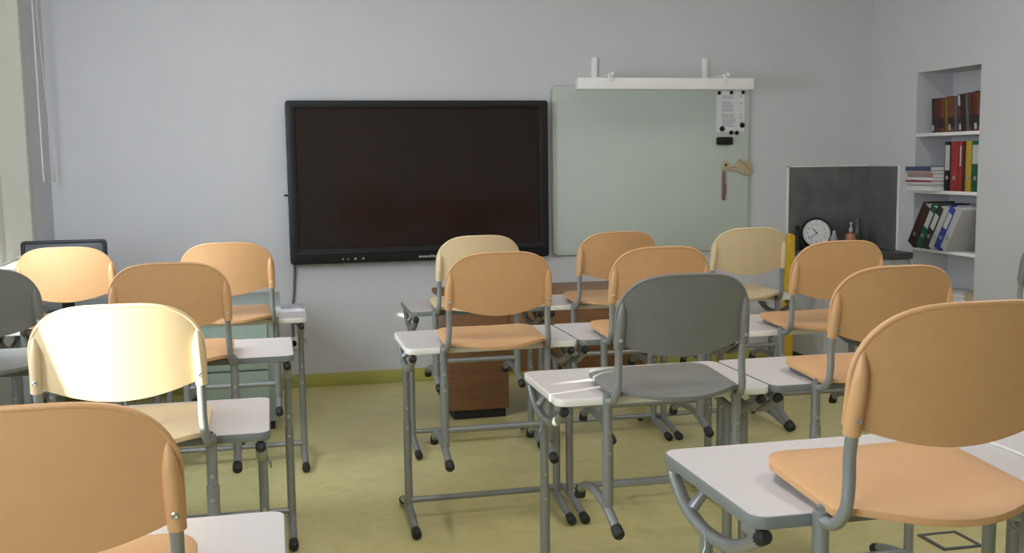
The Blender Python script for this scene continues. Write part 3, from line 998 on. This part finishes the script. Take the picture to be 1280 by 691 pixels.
def backrest_mesh():
    mb = MB()
    nx, nz = 30, 16
    T = 0.008
    A, B = {}, {}
    hw = BW - 0.004
    for i in range(nx + 1):
        s = -1 + 2 * i / nx
        x = hw * math.sin(s * math.pi / 2)
        for j in range(nz + 1):
            u = j / nz
            z = back_lo(x) + (back_hi(x) - back_lo(x)) * u
            y = back_y(x, z)
            A[i, j] = len(mb.v)
            mb.v.append((x, y, z))
            B[i, j] = len(mb.v)
            mb.v.append((x, y + T, z))
    for i in range(nx):
        for j in range(nz):
            mb.f.append((A[i, j], A[i + 1, j], A[i + 1, j + 1], A[i, j + 1]))
            mb.f.append((B[i, j + 1], B[i + 1, j + 1], B[i + 1, j], B[i, j]))
    for i in range(nx):
        mb.f.append((B[i, 0], B[i + 1, 0], A[i + 1, 0], A[i, 0]))
        mb.f.append((A[i, nz], A[i + 1, nz], B[i + 1, nz], B[i, nz]))
    for j in range(nz):
        mb.f.append((A[0, j], A[0, j + 1], B[0, j + 1], B[0, j]))
        mb.f.append((B[nx, j], B[nx, j + 1], A[nx, j + 1], A[nx, j]))
    # rolled rim along both sides and the top
    pts = []
    zs = back_hi(hw)
    for k in range(8):
        z = ZLO + 0.01 + (zs - ZLO - 0.01) * k / 8
        pts.append((-hw, back_y(hw, z) + 0.004, z))
    for i in range(nx + 1):
        s = -1 + 2 * i / nx
        x = hw * math.sin(s * math.pi / 2)
        z = back_hi(x)
        pts.append((x, back_y(x, z) + 0.004, z))
    for k in range(7, -1, -1):
        z = ZLO + 0.01 + (zs - ZLO - 0.01) * k / 8
        pts.append((hw, back_y(hw, z) + 0.004, z))
    mb.tube(pts, 0.0055, 8)
    # sleeves that take the frame tubes
    for s in (-1, 1):
        x = s * (BW - 0.0138)
        P = []
        R = []
        for k in range(13):
            u = k / 12
            z = 0.157 + u * 0.142
            P.append((x + s * 0.001 - s * 0.006 * u, back_y(x, z) - 0.002 + 0.006 * max(0, u - 0.75) / 0.25, z))
            R.append(0.0145 if u < 0.5 else 0.0145 - 0.0105 * ((u - 0.5) / 0.5) ** 1.7)
        mb.tube(P, R, 14)
    return mb


def make_chair(x, y, zd, color, label, L=0.385, rz=0.0, group='chairs hung on the pupil desks'):
    """x,y: where the legs stand against the desk edge; zd: desk top height; L: how far the chair hangs below it"""
    t = thing('school_chair', label, 'chair', (x, y, zd), rz, group)
    cm = M[color]
    cached('seat', 0, seat_mesh, cm, t, bevel=0.0045, seg=3, sharp=60)
    bk = cached('backrest', 0, backrest_mesh, cm, t, sharp=50)
    zb = -(L - 0.062)
    for s in (-1, 1):
        xs = s * 0.2015
        cached('leg', (s, L), lambda: MB().tube([(xs, 0, 0.010), (xs, 0, -0.13)], 0.0140, 14)
               .tube([(xs, 0, -0.125), (xs, 0, zb)], 0.0165, 14), M['steel'], t)
        cached('bolt', (s, 0), lambda: MB().tube([(xs, -0.0135, -0.098), (xs, -0.0165, -0.098)], 0.006, 10), M['chrome'], t)
        cached('bolt', (s, 1), lambda: MB().tube([(xs, -0.016, -0.160), (xs, -0.0190, -0.160)], 0.006, 10), M['chrome'], t)
        xb = s * 0.189
        cached('back_tube', (s,), lambda: MB().tube([(xs, 0.004, 0.0), (xs - s * 0.002, -0.020, -0.006), (xs - s * 0.006, -0.044, 0.004), (xb + s * 0.003, -0.062, 0.034),
                                                     (xb, -0.064, 0.075), (xb, -0.064, 0.12), (xb, back_y(xb, 0.18) - 0.002, 0.18)], 0.0110, 12, sub=5), M['steel'], t)
        ru = cached('runner', (s, L), lambda: MB().tube([(xs, 0.285, -L + 0.020), (xs, 0.265, -L + 0.038), (xs, 0.22, -L + 0.058), (xs, 0.15, -L + 0.070), (xs, 0.06, -L + 0.066), (xs, 0.0, -L + 0.054), (xs, -0.05, -L + 0.034), (xs, -0.092, -L + 0.014)], 0.0145, 12, sub=5), M['steel'], t)
        cached('rubber_cap', (s, L, 0), lambda: MB().tube([(xs, -0.076, -L + 0.0235), (xs, -0.092, -L + 0.0155), (xs, -0.104, -L + 0.0095), (xs, -0.110, -L + 0.0065)], [0.0165, 0.0178, 0.0172, 0.012], 14), M['rubber'], ru)
        cached('rubber_cap', (s, L, 1), lambda: MB().tube([(xs, 0.277, -L + 0.034), (xs, 0.287, -L + 0.012), (xs, 0.288, -L + 0.002), (xs, 0.288, -L - 0.002)], [0.0165, 0.0178, 0.0172, 0.012], 14), M['rubber'], ru)
        xr = s * 0.168
        cached('seat_rail', (s,), lambda: MB().tube([(xs, 0.0, 0.0075), (xs - s * 0.012, 0.014, 0.0105), (xr, 0.04, 0.0115), (xr, 0.12, 0.0118), (xr, 0.215, 0.0120)], 0.0100, 10, sub=4), M['grey_edge'], t)
        cached('screw', (s,), lambda: MB().lathe([(0.0056, 0), (0.0056, 0.0015), (0.0036, 0.0026), (0.0018, 0.0020)], 12)
               .xform(Matrix.Translation((s * (BW - 0.0138), back_y(0.19, 0.183) - 0.0163, 0.183)) @ Matrix.Rotation(math.radians(90), 4, 'X')), M['chrome'], bk)
    cached('crossbar', L, lambda: MB().tube([(-0.2015, 0.0, zb + 0.066), (0.2015, 0.0, zb + 0.066)], 0.0125, 12), M['steel'], t)
    return t


# rows of desks: (x left, y far edge, height)
R1Y, R1Z = -1.475, 0.738
R2Y, R2Z = -2.563, 0.753
R3Y, R3Z = -3.577, 0.763
R4Y, R4Z = -4.892, 0.854
W_ = DW + 0.005
# right block
make_desk(0.430, R1Y, R1Z, 'grey', 'grey edged desk at the left end of the right block front row')
make_desk(0.430 + W_, R1Y, R1Z, 'white', 'white edged desk in the middle of the front row, right block')
make_desk(0.430 + 2 * W_, R1Y, R1Z, 'white', 'desk at the right of the front row, nearest the yellow stand')
make_desk(0.272, R2Y, R2Z, 'white', 'white edged desk at the left end of the second row, right block')
make_desk(0.272 + W_, R2Y, R2Z, 'grey', 'grey edged desk in the second row just right of the white edged one')
make_desk(0.272 + 2 * W_, R2Y, R2Z, 'white', 'third desk from the left in the second row of the right block')
make_desk(2.72, R2Y, R2Z, 'grey', 'desk at the far right end of the second row, hidden behind orange chairs')
make_desk(0.582, R3Y, R3Z, 'white', 'white edged desk carrying the grey chair in the middle of the room')
make_desk(0.582 + W_, R3Y, R3Z, 'grey', 'grey edged desk joined right of the desk with the grey chair')
make_desk(0.563, R4Y, R4Z, 'grey', 'big grey edged desk in the right foreground under the nearest orange chair')
make_desk(0.563 + W_, R4Y, R4Z + 0.003, 'white', 'white edged desk at the right picture edge in the foreground')
# left block
L1Y, L1Z, L1X = -1.541, 0.744, -0.064
make_desk(L1X - DW, L1Y, L1Z, 'white', 'white edged desk with papers at the right of the left front row')
make_desk(L1X - DW - W_, L1Y, L1Z, 'white', 'desk by the window at the left end of the left front row')
L2Y, L2Z, L2X = -2.565, 0.753, -0.143
make_desk(L2X - DW, L2Y, L2Z, 'grey', 'grey edged desk in the second row of the left block, behind the cream chair')
make_desk(L2X - DW - W_ + 0.003, L2Y, L2Z, 'grey', 'desk by the window under the grey chair at the left edge')
L3Y, L3Z, L3X = -3.700, 0.757, -0.228
make_desk(L3X - DW, L3Y, L3Z, 'grey', 'grey edged desk under the bright cream chair, left block')
L4Y, L4Z, L4X = -4.767, 0.753, -0.198
make_desk(L4X - DW, L4Y, L4Z, 'grey', 'desk in the left foreground under the nearest left orange chair')

# chairs (legs sit just behind each desk's near edge)
def edge(yfar):
    return yfar - DD - 0.0175


make_chair(0.745, edge(R1Y), R1Z, 'cream', 'cream chair in the front row of the right block, left of the others', 0.372)
make_chair(1.437, edge(R1Y), R1Z, 'orange', 'orange chair in the middle of the front row, in front of the glass board', 0.375)
make_chair(2.134, edge(R1Y), R1Z, 'cream', 'cream chair at the right end of the front row beside the yellow stand', 0.380)
make_chair(0.611, edge(R2Y), R2Z, 'orange', 'orange chair at the left end of the second row, below the black display', 0.445)
make_chair(1.245, edge(R2Y), R2Z, 'orange', 'orange chair mostly hidden behind the grey chair in the second row', 0.389)
make_chair(2.000, edge(R2Y), R2Z, 'orange', 'orange chair just below the round clock and dark worktop', 0.388)
make_chair(3.050, edge(R2Y), R2Z, 'grey_plastic', 'grey chair barely seen at the right edge of the picture', 0.385)
make_chair(0.930, edge(R3Y), R3Z, 'grey_plastic', 'large grey chair on the white edged desk in the middle of the room', 0.385)
make_chair(1.595, edge(R3Y), R3Z, 'orange', 'orange chair just right of the grey chair, behind the nearest right chair', 0.385)
make_chair(0.877, edge(R4Y), R4Z, 'orange', 'nearest orange chair in the right foreground', 0.40)
make_chair(-0.406, edge(L1Y), L1Z, 'orange', 'orange chair in the left front row, next to the black display', 0.425)
make_chair(-1.080, edge(L1Y), L1Z, 'orange', 'orange chair in front of the black monitor by the window', 0.40)
make_chair(-0.558, edge(L2Y), L2Z, 'orange', 'orange chair directly behind the bright cream chair, left block', 0.389)
make_chair(-1.178, edge(L2Y), L2Z, 'grey_plastic', 'grey chair cut by the left picture edge', 0.389)
make_chair(-0.578, edge(L3Y), L3Z, 'cream', 'bright sunlit cream chair in the left block', 0.40)
make_chair(-0.548, edge(L4Y), L4Z, 'orange', 'nearest orange chair in the lower left corner', 0.40)

# papers and folder on the left front desk
def paper(name, label, x, y, z, w, d, rz, m='paper', marks=False, group=None, th=0.0015):
    t = thing(name, label, 'paper', (x, y, z), rz, group)
    obj('sheet', MB().box(-w / 2, w / 2, -d / 2, d / 2, 0.0002, th), M[m], t)
    if marks:
        mb = MB()
        for k in range(5):
            mb.box(-w * 0.35, w * random.uniform(0.0, 0.35), -d * 0.35 + k * d * 0.16, -d * 0.35 + k * d * 0.16 + 0.006, th, th + 0.0004)
        obj('print', mb, M['ink'], t)
    return t


g = 'papers on the left front desks'
paper('paper_sheet', 'white paper lying right of the orange chair on the left front desk', -0.175, L1Y - 0.16, L1Z, 0.20, 0.14, 0.15, marks=True, group=g)
paper('paper_sheet', 'white paper behind the seat of the orange chair on the left front desk', -0.365, L1Y - 0.06, L1Z, 0.20, 0.10, -0.1, marks=True, group=g)
paper('plastic_folder', 'grey film folder at the far right corner of the left front desk', -0.125, L1Y - 0.055, L1Z, 0.11, 0.10, 0.05, m='folder_clear', th=0.012)
paper('paper_sheet', 'white paper on the window side desk, left of the orange chair legs', -1.33, L1Y - 0.33, L1Z, 0.13, 0.18, 0.2, group=g)
paper('paper_sheet', 'white paper on the window side desk, right beside the orange chair', -0.80, L1Y - 0.30, L1Z, 0.10, 0.15, -0.3, group=g)
o = obj('pen', MB().tube([(-0.60, L1Y - 0.025, L1Z + 0.006), (-0.47, L1Y - 0.012, L1Z + 0.006)], 0.0055, 10), M['black'])
tag(o, 'black pen lying at the far edge of the left front desk', 'pen')

# floor outlet box lid
t = thing('floor_outlet', 'square metal framed outlet lid let into the floor at lower right', 'outlet', (2.255, -3.505, 0.0))
obj('frame', MB().ring(rrect(-0.085, 0.085, -0.085, 0.085, 0.004, 2), rrect(-0.066, 0.066, -0.066, 0.066, 0.003, 2), 0.0005, 0.004), M['counter'], t)
obj('lid', MB().box(-0.065, 0.065, -0.065, 0.065, 0.0005, 0.003), M['floor'], t)
